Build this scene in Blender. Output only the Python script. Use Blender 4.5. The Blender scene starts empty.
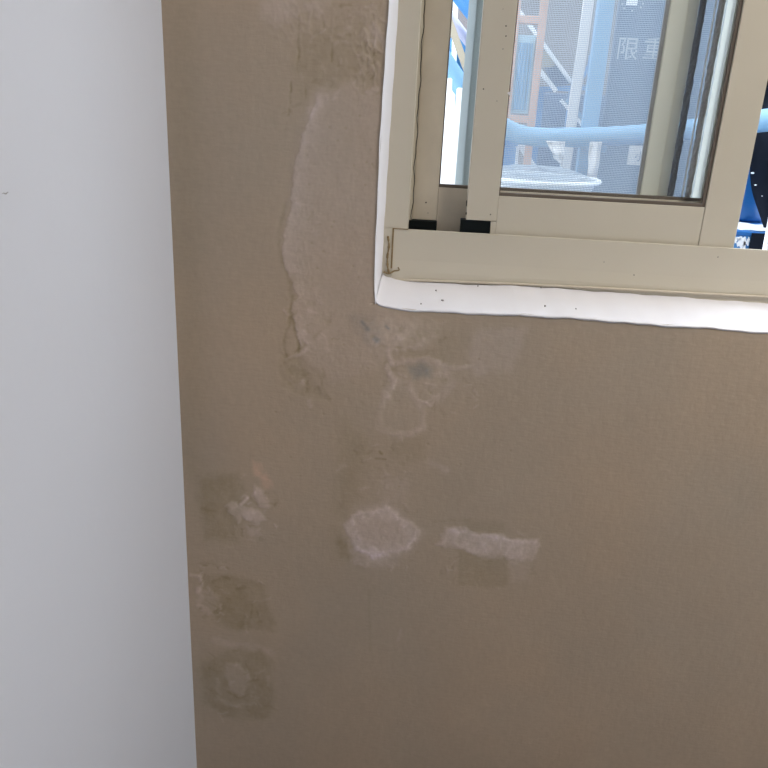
import bpy, bmesh, math, random
import numpy as np
from mathutils import Vector, Matrix

# ------------------------------------------------------------------ camera
random.seed(4)
scn = bpy.context.scene
COL = scn.collection
F = 769.0
PITCH, ROLL, YAW = math.radians(20.04), math.radians(2.915), math.radians(2.747)
CAM = Vector((0.0, -1.18, 1.42))
fw = Vector((-math.sin(YAW)*math.cos(PITCH), math.cos(YAW)*math.cos(PITCH), -math.sin(PITCH)))
r0 = Vector((math.cos(YAW), math.sin(YAW), 0)); u0 = r0.cross(fw)
rt = r0*math.cos(ROLL) + u0*math.sin(ROLL); up = rt.cross(fw)
cd = bpy.data.cameras.new('camera'); cam = bpy.data.objects.new('camera', cd); COL.objects.link(cam)
cd.sensor_width = 36.0; cd.lens = 36.0*F/768.0; cd.clip_start = 0.02
cam.matrix_world = Matrix(((rt.x, up.x, -fw.x, CAM.x), (rt.y, up.y, -fw.y, CAM.y), (rt.z, up.z, -fw.z, CAM.z), (0, 0, 0, 1)))
scn.camera = cam

# ------------------------------------------------------------------ sky, sun, exposure
world = bpy.data.worlds.new('sky'); scn.world = world; world.use_nodes = True
bg = world.node_tree.nodes['Background']
bg.inputs['Color'].default_value = (0.80, 0.885, 1.0, 1); bg.inputs['Strength'].default_value = 5.6
sd = bpy.data.lights.new('sun', 'SUN'); sd.energy = 1.0; sd.angle = math.radians(3); sd.color = (1.0, 0.96, 0.90)
sun = bpy.data.objects.new('sun', sd); COL.objects.link(sun)
sun.rotation_euler = Vector((0.25, 0.62, -1.25)).to_track_quat('-Z', 'Y').to_euler()
vs = scn.view_settings
vs.view_transform = 'Standard'; vs.look = 'None'; vs.gamma = 1.0; vs.use_curve_mapping = False
vs.exposure = 0.05
scn.cycles.transparent_max_bounces = 24
ADDED_LAMP_W = 24.0

# ------------------------------------------------------------------ helpers
def ray(px, py): return fw + rt*((px-384)/F) - up*((py-384)/F)
def at(px, py, Y):
    d = ray(px, py); return CAM + d*((Y-CAM.y)/d.y)
def atz(px, py, Z):
    d = ray(px, py); return CAM + d*((Z-CAM.z)/d.z)

def srgb(r, g, b):
    return tuple((c/255/12.92 if c/255 <= 0.04045 else ((c/255+0.055)/1.055)**2.4) for c in (r, g, b))

def mat(name, col, rough=0.6, metal=0.0, bump=0.0, bscale=60.0, var=0.06, vscale=8.0, spec=0.5):
    m = bpy.data.materials.new(name); m.use_nodes = True
    nt = m.node_tree; b = nt.nodes['Principled BSDF']
    b.inputs['Roughness'].default_value = rough; b.inputs['Metallic'].default_value = metal
    b.inputs['Specular IOR Level'].default_value = spec
    tc = nt.nodes.new('ShaderNodeTexCoord')
    n = nt.nodes.new('ShaderNodeTexNoise'); n.inputs['Scale'].default_value = vscale; n.inputs['Detail'].default_value = 6
    nt.links.new(tc.outputs['Object'], n.inputs['Vector'])
    mx = nt.nodes.new('ShaderNodeMix'); mx.data_type = 'RGBA'
    mx.inputs['A'].default_value = tuple(c*(1-var) for c in col)+(1,)
    mx.inputs['B'].default_value = tuple(min(1, c*(1+var)) for c in col)+(1,)
    nt.links.new(n.outputs['Fac'], mx.inputs['Factor']); nt.links.new(mx.outputs['Result'], b.inputs['Base Color'])
    if bump > 0:
        n2 = nt.nodes.new('ShaderNodeTexNoise'); n2.inputs['Scale'].default_value = bscale; n2.inputs['Detail'].default_value = 5
        nt.links.new(tc.outputs['Object'], n2.inputs['Vector'])
        bp = nt.nodes.new('ShaderNodeBump'); bp.inputs['Strength'].default_value = 0.5; bp.inputs['Distance'].default_value = bump
        nt.links.new(n2.outputs['Fac'], bp.inputs['Height']); nt.links.new(bp.outputs['Normal'], b.inputs['Normal'])
    return m

def root(name, loc, label=None, cat=None, group=None, kind=None, parent=None):
    o = bpy.data.objects.new(name, None); COL.objects.link(o); o.empty_display_size = 0.05
    loc = Vector(loc); o['_w'] = list(loc)
    if parent is not None:
        o.parent = parent; loc = loc - Vector(parent['_w'])
    o.location = loc
    return tag(o, label, cat, group, kind)
def tag(o, label=None, cat=None, group=None, kind=None):
    for k, v in (('label', label), ('category', cat), ('group', group), ('kind', kind)):
        if v: o[k] = v
    return o
def obj(name, bm, m, parent=None, base=None, smooth=False):
    """bm holds world coordinates; origin goes to base (or the parent's place)."""
    me = bpy.data.meshes.new(name)
    o = bpy.data.objects.new(name, me); COL.objects.link(o)
    if parent is not None: w = Vector(parent['_w'])
    else: w = Vector(base) if base is not None else Vector((0, 0, 0))
    bmesh.ops.translate(bm, verts=bm.verts, vec=-w)
    bmesh.ops.recalc_face_normals(bm, faces=bm.faces)
    bm.to_mesh(me); bm.free()
    if smooth:
        for p in me.polygons: p.use_smooth = True
    if m is not None: me.materials.append(m)
    o['_w'] = list(w)
    if parent is not None: o.parent = parent
    else: o.location = w
    return o

def B(): return bmesh.new()
def add_box(bm, x0, x1, y0, y1, z0, z1, bev=0.0, seg=2):
    r = bmesh.ops.create_cube(bm, size=1.0, matrix=Matrix.Translation(((x0+x1)/2, (y0+y1)/2, (z0+z1)/2)) @ Matrix.Diagonal((x1-x0, y1-y0, z1-z0, 1)))
    if bev > 0:
        es = set(e for v in r['verts'] for e in v.link_edges)
        bmesh.ops.bevel(bm, geom=list(es), offset=bev, segments=seg, affect='EDGES', profile=0.5)
    return bm
def box(name, x0, x1, y0, y1, z0, z1, m, parent=None, bev=0.0008, base=None):
    return obj(name, add_box(B(), x0, x1, y0, y1, z0, z1, bev), m, parent, base)
def add_tube(bm, pts, rad, seg=14, cap=True):
    pts = [Vector(p) for p in pts]; rings = []
    rads = rad if isinstance(rad, (list, tuple)) else [rad]*len(pts)
    ref = None
    for i, p in enumerate(pts):
        t = (pts[min(i+1, len(pts)-1)] - pts[max(i-1, 0)]).normalized()
        if ref is None:
            ref = t.cross(Vector((0, 0, 1)) if abs(t.z) < .9 else Vector((1, 0, 0))).normalized()
        ref = (ref - t*ref.dot(t)).normalized(); b2 = t.cross(ref)
        rings.append([bm.verts.new(p + (ref*math.cos(a)+b2*math.sin(a))*rads[i]) for a in [2*math.pi*k/seg for k in range(seg)]])
    for a, b in zip(rings, rings[1:]):
        for k in range(seg): bm.faces.new((a[k], a[(k+1) % seg], b[(k+1) % seg], b[k]))
    if cap:
        bm.faces.new(rings[0][::-1]); bm.faces.new(rings[-1])
    return bm
def smoothline(pts, n=8):
    pts = [Vector(p) for p in pts]; out = []
    P = [pts[0]*2-pts[1]] + pts + [pts[-1]*2-pts[-2]]
    for i in range(1, len(P)-2):
        for k in range(n):
            t = k/n; a, b, c, d = P[i-1:i+3]
            out.append(0.5*((2*b)+(c-a)*t+(2*a-5*b+4*c-d)*t*t+(3*b-a-3*c+d)*t**3))
    out.append(pts[-1]); return out
def add_bar(bm, p, q, w, h, bev=0.0):
    """rectangular bar from p to q; w across (in plane facing the room), h in depth"""
    p, q = Vector(p), Vector(q); t = (q-p); L = t.length; t.normalize()
    yv = Vector((0, 1, 0)); yv = (yv - t*t.dot(yv)).normalized(); xv = t.cross(yv)
    M = Matrix(((xv.x, yv.x, t.x, (p.x+q.x)/2), (xv.y, yv.y, t.y, (p.y+q.y)/2), (xv.z, yv.z, t.z, (p.z+q.z)/2), (0, 0, 0, 1)))
    r = bmesh.ops.create_cube(bm, size=1.0, matrix=M @ Matrix.Diagonal((w, h, L, 1)))
    if bev > 0:
        bmesh.ops.bevel(bm, geom=list(set(e for v in r['verts'] for e in v.link_edges)), offset=bev, segments=2, affect='EDGES')
    return bm
def add_lathe(bm, c, prof, seg=32):
    c = Vector(c); rings = []
    for r, z in prof:
        rings.append([bm.verts.new(c+Vector((r*math.cos(2*math.pi*k/seg), r*math.sin(2*math.pi*k/seg), z))) for k in range(seg)])
    for a, b in zip(rings, rings[1:]):
        for k in range(seg): bm.faces.new((a[k], a[(k+1) % seg], b[(k+1) % seg], b[k]))
    return bm
def add_sheet(bm, fn, nu, nv, th=0.0):
    g = [[bm.verts.new(fn(i/nu, j/nv)) for j in range(nv+1)] for i in range(nu+1)]
    fs = [bm.faces.new((g[i][j], g[i+1][j], g[i+1][j+1], g[i][j+1])) for i in range(nu) for j in range(nv)]
    if th > 0:
        bm.normal_update(); bmesh.ops.solidify(bm, geom=fs, thickness=th)
    return bm
def add_prism(bm, poly, axis_vec):
    vs_ = [bm.verts.new(p) for p in poly]; f = bm.faces.new(vs_)
    r = bmesh.ops.extrude_face_region(bm, geom=[f])
    bmesh.ops.translate(bm, verts=[v for v in r['geom'] if isinstance(v, bmesh.types.BMVert)], vec=axis_vec)
    return bm
def text_mesh(name, body, size, loc, rotx, m, parent, roty=0.0, ext=0.0006):
    cu = bpy.data.curves.new('t', 'FONT'); cu.body = body; cu.size = size; cu.extrude = ext
    t = bpy.data.objects.new('t', cu); COL.objects.link(t)
    bpy.context.view_layer.update()
    me = bpy.data.meshes.new_from_object(t.evaluated_get(bpy.context.evaluated_depsgraph_get()))
    bpy.data.objects.remove(t); me.name = name
    M = Matrix.Translation(Vector(loc)-Vector(parent['_w'])) @ Matrix.Rotation(roty, 4, 'Y') @ Matrix.Rotation(rotx, 4, 'X')
    me.transform(M); me.materials.clear(); me.materials.append(m)
    o = bpy.data.objects.new(name, me); COL.objects.link(o); o.parent = parent; o['_w'] = parent['_w']
    return o

# numpy noise
_rng = np.random.default_rng(7); _T = _rng.random((256, 256))
def vnoise(u, v, s=0):
    u = u + 37.3*s; v = v + 11.7*s
    i = np.floor(u).astype(int); j = np.floor(v).astype(int); a = u-i; b = v-j
    a = a*a*(3-2*a); b = b*b*(3-2*b)
    t = lambda x, y: _T[x & 255, y & 255]
    return (t(i, j)*(1-a)+t(i+1, j)*a)*(1-b)+(t(i, j+1)*(1-a)+t(i+1, j+1)*a)*b
def fbm(u, v, s=0, o=4):
    r = 0; a = .5; n = 0
    for k in range(o):
        r = r + a*vnoise(u*2**k, v*2**k, s+k); n += a; a *= .5
    return r/n-.5

# ------------------------------------------------------------------ materials
M_white = mat('white_wall_paint', (0.62, 0.635, 0.685), 0.75, bump=0.0012, bscale=22, var=0.02, vscale=5)
M_reveal = mat('white_gloss_paint', (0.79, 0.785, 0.83), 0.42, bump=0.0010, bscale=40, var=0.02)
M_ceil = mat('ceiling_paint', (0.80, 0.77, 0.72), 0.8, bump=0.001)
M_floor = mat('floor_tile', (0.12, 0.09, 0.07), 0.45, bump=0.0005)
M_mas = mat('masonry', (0.45, 0.43, 0.40), 0.9, bump=0.002)
M_alu = mat('cream_aluminium', (0.585, 0.54, 0.44), 0.38, var=0.03, vscale=14, bump=0.0002, bscale=300)
M_alu2 = mat('weathered_cream_aluminium', (0.56, 0.50, 0.40), 0.45, var=0.12, vscale=30, bump=0.0002, bscale=200)
M_scr = mat('grey_green_aluminium', (0.84, 0.82, 0.73), 0.5, var=0.04)
M_mull = mat('pale_cream_aluminium', (0.46, 0.46, 0.41), 0.45, var=0.03)
M_scr_skylit = mat('skylit_blue_aluminium', (0.36, 0.43, 0.47), 0.5, var=0.05)  # blue of the sky's light put into the screen's left stile colour
M_gask = mat('brown_gasket', (0.13, 0.105, 0.085), 0.7)
M_gaskg = mat('grey_gasket', (0.30, 0.29, 0.29), 0.7)
M_black = mat('black_rubber', (0.004, 0.007, 0.008), 0.6, spec=0.15)
M_pile = mat('dusty_pile', (0.16, 0.17, 0.20), 0.95, var=0.9, vscale=420)
M_pile2 = mat('pale_dusty_pile', (0.42, 0.42, 0.43), 0.95, var=0.6, vscale=420)
M_caulk = mat('stained_caulk', (0.24, 0.17, 0.08), 0.8, var=0.35, vscale=160, bump=0.001, bscale=250)
M_dirt = mat('dark_grime', (0.05, 0.045, 0.04), 0.9)
M_blue = mat('sky_blue_steel', (0.0495, 0.198, 0.432), 0.45, var=0.10, vscale=12)
M_blue2 = mat('deep_blue_plastic', (0.0105, 0.112, 0.336), 0.4, var=0.2, vscale=9)
M_pblue = mat('pale_blue_steel', (0.16, 0.32, 0.48), 0.5, var=0.08)
M_panel = mat('blue_grey_steel', (0.08, 0.128, 0.2), 0.55, var=0.08, vscale=6)
M_cab = mat('slate_blue_steel', (0.056, 0.096, 0.176), 0.55, var=0.15, vscale=6)
M_orange = mat('pale_orange_steel', (0.62, 0.36, 0.25), 0.55, var=0.10)
M_cyanp = mat('pale_cyan_panel', (0.44, 0.58, 0.64), 0.5)
M_whitep = mat('white_plastic', (0.82, 0.83, 0.84), 0.45, var=0.03)
M_cream = mat('cream_paint', (0.34, 0.30, 0.23), 0.5)
M_lav = mat('lavender_white_steel', (0.30, 0.30, 0.39), 0.4)
M_cloth = mat('white_cloth', (0.615, 0.585, 0.57), 0.9, var=0.06, vscale=40)
M_tarp = mat('navy_tarp', (0.004, 0.007, 0.014), 0.7, spec=0.15, var=0.3, bump=0.004, bscale=25)
M_tarpb = mat('blue_tarp', (0.03, 0.16, 0.34), 0.5, var=0.4, vscale=40, bump=0.004, bscale=25)
M_lett = mat('white_lettering', (0.46, 0.48, 0.50), 0.6)
M_conc = mat('yard_concrete', (0.42, 0.41, 0.39), 0.9, bump=0.002)
M_opp = mat('weathered_render', (0.15, 0.135, 0.135), 0.9, var=0.45, vscale=3.0, bump=0.004, bscale=20)

def glass_mat():
    m = bpy.data.materials.new('window_glass'); m.use_nodes = True; nt = m.node_tree; nt.nodes.clear()
    o = nt.nodes.new('ShaderNodeOutputMaterial'); t = nt.nodes.new('ShaderNodeBsdfTransparent'); g = nt.nodes.new('ShaderNodeBsdfGlossy')
    t.inputs['Color'].default_value = (0.975, 0.985, 0.985, 1); g.inputs['Roughness'].default_value = 0.02
    lw = nt.nodes.new('ShaderNodeLayerWeight'); lw.inputs['Blend'].default_value = 0.5
    pw = nt.nodes.new('ShaderNodeMath'); pw.operation = 'POWER'; pw.inputs[1].default_value = 5.0; nt.links.new(lw.outputs['Facing'], pw.inputs[0])
    fr = nt.nodes.new('ShaderNodeMath'); fr.operation = 'MULTIPLY_ADD'; fr.inputs[1].default_value = 0.6; fr.inputs[2].default_value = 0.022; nt.links.new(pw.outputs[0], fr.inputs[0])
    mx = nt.nodes.new('ShaderNodeMixShader')
    nt.links.new(fr.outputs[0], mx.inputs[0]); nt.links.new(t.outputs[0], mx.inputs[1]); nt.links.new(g.outputs[0], mx.inputs[2]); nt.links.new(mx.outputs[0], o.inputs[0])
    return m
M_glass = glass_mat()
def mesh_mat():
    """insect screen: a woven grid of pale threads with open holes"""
    m = bpy.data.materials.new('insect_mesh'); m.use_nodes = True; nt = m.node_tree; nt.nodes.clear()
    L = nt.links.new
    tc = nt.nodes.new('ShaderNodeTexCoord'); sx = nt.nodes.new('ShaderNodeSeparateXYZ'); L(tc.outputs['Object'], sx.inputs[0])
    def thread(out, period, w):
        a = nt.nodes.new('ShaderNodeMath'); a.operation = 'MULTIPLY'; a.inputs[1].default_value = 1/period; L(out, a.inputs[0])
        f = nt.nodes.new('ShaderNodeMath'); f.operation = 'FRACT'; L(a.outputs[0], f.inputs[0])
        c = nt.nodes.new('ShaderNodeMath'); c.operation = 'LESS_THAN'; c.inputs[1].default_value = w; L(f.outputs[0], c.inputs[0])
        return c.outputs[0]
    mx = nt.nodes.new('ShaderNodeMath'); mx.operation = 'MAXIMUM'
    L(thread(sx.outputs['X'], 0.0026, 0.36), mx.inputs[0]); L(thread(sx.outputs['Z'], 0.0030, 0.42), mx.inputs[1])
    d = nt.nodes.new('ShaderNodeBsdfDiffuse'); d.inputs['Color'].default_value = (0.36, 0.40, 0.45, 1)
    tl = nt.nodes.new('ShaderNodeBsdfTranslucent'); tl.inputs['Color'].default_value = (0.36, 0.40, 0.45, 1)
    m1 = nt.nodes.new('ShaderNodeMixShader'); m1.inputs[0].default_value = 0.5; L(d.outputs[0], m1.inputs[1]); L(tl.outputs[0], m1.inputs[2])
    t = nt.nodes.new('ShaderNodeBsdfTransparent'); m2 = nt.nodes.new('ShaderNodeMixShader')
    L(mx.outputs[0], m2.inputs[0]); L(t.outputs[0], m2.inputs[1]); L(m1.outputs[0], m2.inputs[2])
    o = nt.nodes.new('ShaderNodeOutputMaterial'); L(m2.outputs[0], o.inputs[0])
    return m
M_mesh = mesh_mat()

def repaired_mat():
    m = bpy.data.materials.new('repaired_beige_wall_paint'); m.use_nodes = True; nt = m.node_tree; L = nt.links.new
    b = nt.nodes['Principled BSDF']; b.inputs['Roughness'].default_value = 0.72; b.inputs['Specular IOR Level'].default_value = 0.3
    a = nt.nodes.new('ShaderNodeAttribute'); a.attribute_name = 'paint'
    tc = nt.nodes.new('ShaderNodeTexCoord')
    mp = nt.nodes.new('ShaderNodeMapping'); mp.inputs['Scale'].default_value = (60, 60, 220); L(tc.outputs['Object'], mp.inputs[0])
    n = nt.nodes.new('ShaderNodeTexNoise'); n.inputs['Scale'].default_value = 1.0; n.inputs['Detail'].default_value = 4; L(mp.outputs[0], n.inputs['Vector'])
    mp2 = nt.nodes.new('ShaderNodeMapping'); mp2.inputs['Scale'].default_value = (120, 120, 60); L(tc.outputs['Object'], mp2.inputs[0])
    n2 = nt.nodes.new('ShaderNodeTexNoise'); n2.inputs['Scale'].default_value = 1.0; n2.inputs['Detail'].default_value = 4; L(mp2.outputs[0], n2.inputs['Vector'])
    ad = nt.nodes.new('ShaderNodeMath'); ad.operation = 'ADD'; L(n.outputs['Fac'], ad.inputs[0]); L(n2.outputs['Fac'], ad.inputs[1])
    bp = nt.nodes.new('ShaderNodeBump'); bp.inputs['Strength'].default_value = 0.4; bp.inputs['Distance'].default_value = 0.0008
    L(ad.outputs[0], bp.inputs['Height']); L(bp.outputs['Normal'], b.inputs['Normal'])
    mr = nt.nodes.new('ShaderNodeMapRange'); mr.inputs['From Min'].default_value = 0.6; mr.inputs['From Max'].default_value = 1.4
    mr.inputs['To Min'].default_value = 0.955; mr.inputs['To Max'].default_value = 1.045; L(ad.outputs[0], mr.inputs[0])
    mu = nt.nodes.new('ShaderNodeVectorMath'); mu.operation = 'MULTIPLY'; L(a.outputs['Color'], mu.inputs[0]); L(mr.outputs[0], mu.inputs[1])
    L(mu.outputs[0], b.inputs['Base Color'])
    return m
M_wall = repaired_mat()

# ------------------------------------------------------------------ room shell
XL, XR, YB, ZC = -0.397, 2.35, -3.3, 2.65
OX0, OX1, OZ0, OZ1 = -0.0755, 0.955, 1.121, 2.30      # window opening
YF = 0.15                                             # front face of the window frame
YO = 0.27                                             # outer face of the wall
WALL_BASE = (0.502, 0.402, 0.304)

def interp_z(samples):
    pts = [(at(px, py, 0).x, at(px, py, 0).z) for px, py in samples]
    return lambda x: float(np.interp(x, [p[0] for p in pts], [p[1] for p in pts]))
sill_z = interp_z([(376, 303.5), (400, 308), (425, 310.5), (470, 312.5), (512, 314.0), (520, 313.2), (545, 315.5), (570, 317.3), (620, 321), (680, 325.3), (768, 332)])
_ar = [at(px, py, 0) for px, py in ((375.6, 303), (375.0, 290), (375.2, 262), (378.0, 200), (380.2, 140), (383.0, 100), (386.2, 50), (389.8, 0))]
_ar = sorted((p.z, p.x) for p in _ar)
def arris_x(z): return float(np.interp(z, [a for a, b in _ar], [b for a, b in _ar]))
def build_window_wall():
    xs = np.concatenate([np.arange(XL-0.004, 0.80, 0.0017), np.linspace(0.80, XR, 40)])
    zs = np.concatenate([np.linspace(0, 0.08, 5)[:-1], np.arange(0.08, 1.62, 0.0017), np.linspace(1.62, ZC, 40)])
    def snap(a, v): a[np.argmin(abs(a-v))] = v
    snap(xs, OX0); snap(xs, OX1); snap(zs, OZ0); snap(zs, OZ1)
    X, Z = np.meshgrid(xs, zs, indexing='ij'); X = X.ravel(); Z = Z.ravel(); N = X.size
    col = np.tile(np.array(WALL_BASE), (N, 1)); H = np.zeros(N)
    PX = 0.00156
    w2 = lambda pts: np.array([(lambda p: (p.x, p.z))(at(px, py, 0)) for px, py in pts])
    wx = fbm(X*45, Z*45, 3)*0.012 + fbm(X*200, Z*200, 5)*0.004
    wz = fbm(X*45, Z*45, 9)*0.012 + fbm(X*200, Z*200, 11)*0.004
    fine = fbm(X*240, Z*170, 61)+0.6*fbm(X*520, Z*420, 67, 2)
    def ledge(pts, tint, width, h, warp=0.8):
        P = w2(pts); i = local(P, 0.06); o_ = np.argsort(P[:, 1]); z = Z[i]+wz[i]*warp
        d = X[i]+wx[i]*warp-np.interp(z, P[o_, 1], P[o_, 0])
        e = np.clip(d/(1.2*PX)+.5, 0, 1)*np.exp(-np.maximum(d, 0)/(width*PX))*((z > P[:, 1].min()) & (z < P[:, 1].max()))
        e *= np.clip((z-P[:, 1].min())/0.012, 0, 1)*np.clip((P[:, 1].max()-z)/0.012, 0, 1)
        put(i, e, tint, h)
    def local(P, m):
        return np.nonzero((X > P[:, 0].min()-m) & (X < P[:, 0].max()+m) & (Z > P[:, 1].min()-m) & (Z < P[:, 1].max()+m))[0]
    def segd(x, z, P, closed):
        d = np.full(x.shape, 1e9); ins = np.zeros(x.shape, bool); n = len(P)
        for k in range(n if closed else n-1):
            a = P[k]; b = P[(k+1) % n]; ab = b-a
            t = np.clip(((x-a[0])*ab[0]+(z-a[1])*ab[1])/(ab@ab+1e-12), 0, 1)
            d = np.minimum(d, np.hypot(x-a[0]-t*ab[0], z-a[1]-t*ab[1]))
            if closed:
                c = ((a[1] > z) != (b[1] > z))
                with np.errstate(divide='ignore', invalid='ignore'):
                    xi = (b[0]-a[0])*(z-a[1])/(b[1]-a[1])+a[0]
                ins ^= c & (x < xi)
        return np.where(ins, -d, d) if closed else d
    def put(i, msk, tint, h):
        msk = msk*(1+0.6*fine[i])
        if tint is not None: tint = np.asarray(tint)*(1.7 if np.sum(tint) > 0 else 1.4); col[i] *= 1 + msk[:, None]*np.array(tint)[None, :]
        H[i] += msk*h
    def patch(pts, tint, soft=3.0, warp=1.0, h=0.0, edge=None, edgew=4.0, edgeh=0.0, mottle=0.0, ms=90):
        P = w2(pts); i = local(P, 0.05)
        s = segd(X[i]+wx[i]*warp, Z[i]+wz[i]*warp, P, True)
        so = soft*PX; msk = np.clip(0.5-s/(2*so), 0, 1); msk = msk*msk*(3-2*msk)
        if mottle: msk = msk*np.clip(1-mottle+2.4*mottle*(fbm(X[i]*ms, Z[i]*ms, 17)+.5), 0, 1.4)
        put(i, msk, tint, h)
        if edge is not None:
            e = np.exp(-(s/(edgew*PX))**2)*np.clip(0.55+1.6*fbm(X[i]*35, Z[i]*35, 23), 0, 1.2)
            put(i, e, edge, edgeh)
    def line(pts, tint, width=3.0, warp=0.7, h=0.0, brk=0.4):
        P = w2(pts); i = local(P, 0.04)
        d = segd(X[i]+wx[i]*warp, Z[i]+wz[i]*warp, P, False)
        e = np.exp(-(d/(width*PX))**2)*np.clip(1-brk+2.6*brk*(fbm(X[i]*60, Z[i]*60, 29)+.2), 0, 1.2)
        put(i, e, tint, h)
    PINK = np.array((0.92, 1.03, 1.65)); OLIVE = np.array((0.92, 0.95, 1.35)); GREY = np.array((0.8, 1.0, 1.3))
    # broad mottling between warmer and greener paint
    f1 = fbm(X*5, Z*4, 31); f2 = fbm(X*14, Z*10, 37); f3 = fbm(X*90, Z*60, 41)
    col *= 1 + (0.10*f1+0.08*f2+0.05*f3)[:, None]
    col *= 1 + f1[:, None]*np.array((0.10, 0.0, -0.10))
    vert = fbm(X*70, Z*3, 43)*np.clip((X+0.40)/0.1, 0, 1)
    col *= 1 + (0.02*vert)[:, None]
    H += 0.0012*f1+0.0006*f2+0.00018*f3
    # skim coat left of the window with its raised edge
    skim = [(322, 92), (306, 118), (297, 145), (291, 188), (285, 225), (281, 250), (289, 274), (296, 300), (297, 338), (306, 362), (332, 384), (372, 372), (400, 345), (420, 318), (376, 304), (384, 160), (386, 96), (352, 84)]
    patch(skim, 0.048*PINK, 7, 1.0, h=0.0006, mottle=0.35, ms=25)
    ledge([(320, 92), (303, 134), (294, 170), (290, 205), (284, 236), (282, 252), (290, 278)], 0.11*PINK, 9, 0.0004)
    line([(320, 96), (310, 112)], 0.10*PINK, 6, 0.9, brk=0.5)
    line([(283, 205), (281, 225), (278, 246), (286, 272), (292, 296)], -0.12*OLIVE, 2.0, 0.7, h=-0.0003, brk=0.6)
    # torn paint edge further down
    ledge([(288, 274), (296, 292), (293, 308), (299, 330), (301, 352)], 0.08*PINK, 7, 0.0005, 1.6)
    line([(289, 280), (293, 300), (290, 318), (286, 338), (287, 356)], -0.16*OLIVE, 2.0, 1.0, h=-0.0004, brk=0.6)
    line([(293, 320), (298, 342), (299, 352)], -0.20*OLIVE, 1.8, 0.8, h=-0.0003, brk=0.4)
    line([(287, 358), (300, 355), (306, 350)], 0.12*PINK, 2.0, 0.8, h=0.0005, brk=0.4)
    patch([(282, 352), (300, 356), (312, 384), (330, 400), (304, 396), (280, 384)], -0.07*OLIVE, 5, 1.5, h=-0.0005, mottle=0.6)
    line([(288, 378), (296, 386), (302, 382)], 0.10*PINK, 2.0, 1.5, brk=0.6)
    line([(318, 374), (326, 392), (330, 398)], -0.10*OLIVE, 1.8, 0.8, brk=0.5)
    # rough, wrinkled paint at the top beside the window
    i = np.nonzero((X < OX0+0.002) & (X > -0.28) & (Z > 1.38) & (Z < 1.72))[0]
    tp = at(372, 50, 0); tq = at(305, 20, 0)
    g1 = np.exp(-((X[i]-tp.x)/0.030)**2-((Z[i]-tp.z)/0.060)**2); g2 = 0.5*np.exp(-((X[i]-tq.x)/0.05)**2-((Z[i]-tq.z)/0.04)**2)
    rr = np.abs(fbm(X[i]*95, Z[i]*70+X[i]*40, 51, 3)); put(i, (g1+g2)*np.clip(1-rr*7, 0, 1), 0.08*PINK, 0.0010)
    patch([(300, 30), (360, 28), (384, 60), (384, 92), (340, 82), (318, 90), (303, 110), (294, 96)], -0.055*OLIVE, 8, 1.2, mottle=0.5)
    patch([(262, -5), (297, -5), (298, 18), (275, 25), (262, 14)], 0.08*PINK, 6, 1.2, mottle=0.4)
    patch([(300, 0), (330, 0), (326, 12), (304, 14)], 0.06*PINK, 4, 1.4, mottle=0.6)
    for a in ([(299, 40), (298, 72)], [(290, 84), (289, 116)], [(306, 82), (305, 104)], [(332, 44), (331, 62)], [(300, 18), (299, 38)]):
        line(a, -0.17*OLIVE, 1.1, 0.6, h=-0.0003, brk=1.0)
    line([(340, 6), (352, 4)], -0.16*OLIVE, 1.2, 0.5, brk=0.4)
    line([(375, 55), (377, 70), (371, 78)], -0.16*OLIVE, 1.4, 1.2, h=-0.0005, brk=0.4)
    line([(372, 25), (384, 38)], 0.10*PINK, 3, 1.2, brk=0.4)
    # grey mottled filler under the window corner
    patch([(362, 322), (398, 318), (436, 322), (438, 336), (425, 345), (405, 350), (386, 346), (366, 342)], 0.07*GREY, 5, 1.8, h=0.0004, mottle=0.6, ms=60)
    patch([(350, 314), (374, 318), (384, 338), (372, 348), (356, 336)], -0.06*np.array((1.2, 1, .75)), 6, 1.5, mottle=0.5)
    for c in ((366, 328, 2.4), (376, 339, 2.6), (363, 323, 1.5), (387, 327, 1.4)):
        line([(c[0]-1, c[1]-1), (c[0]+1, c[1]+1)], -0.20*np.array((1.3, 1.0, .6)), c[2], 0.5, brk=0.1)
    patch([(408, 366), (420, 363), (431, 369), (428, 378), (414, 379)], -0.16*np.array((1.35, 1.0, .55)), 6, 0.8)
    patch([(402, 350), (440, 348), (444, 360), (415, 360), (400, 358)], -0.05*OLIVE, 4, 1.4, mottle=0.4)
    # lobed water mark with pale rims
    lobe = [(394, 382), (386, 396), (379, 410), (380, 428), (392, 436), (408, 436), (421, 428), (423, 414), (416, 400), (410, 384)]
    patch(lobe, 0.03*GREY, 6, 0.9, edge=0.11*PINK, edgew=4.0, edgeh=0.0004)
    line([(389, 350), (391, 362), (386, 368), (389, 374), (396, 380), (393, 388)], 0.14*PINK, 2.6, 0.6, h=0.0005, brk=0.3)
    line([(393, 364), (410, 360), (430, 361), (443, 365), (460, 368), (470, 367)], 0.12*PINK, 3.0, 0.9, h=0.0004, brk=0.4)
    line([(443, 366), (452, 380), (446, 392), (432, 400), (420, 404)], 0.08*PINK, 4.0, 1.6, brk=0.6)
    patch([(396, 366), (440, 366), (452, 380), (438, 396), (412, 398), (398, 384)], 0.035*GREY, 5, 1.4, mottle=0.4)
    # pale square with lighter border
    patch([(478, 330), (526, 330), (518, 352), (510, 370), (478, 372), (470, 352)], 0.055*PINK, 6, 0.8, edge=0.06*PINK, edgew=6.0)
    patch([(436, 330), (468, 332), (466, 362), (440, 362)], -0.035*OLIVE, 6, 1.0)
    # damp vertical stain
    patch([(346, 420), (368, 440), (366, 470), (352, 500), (346, 560), (334, 560), (336, 480), (340, 440)], -0.075*OLIVE, 12, 1.4, mottle=0.4, ms=30)
    patch([(392, 438), (426, 436), (424, 458), (404, 462), (390, 452)], -0.06*OLIVE, 6, 1.2)
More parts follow.
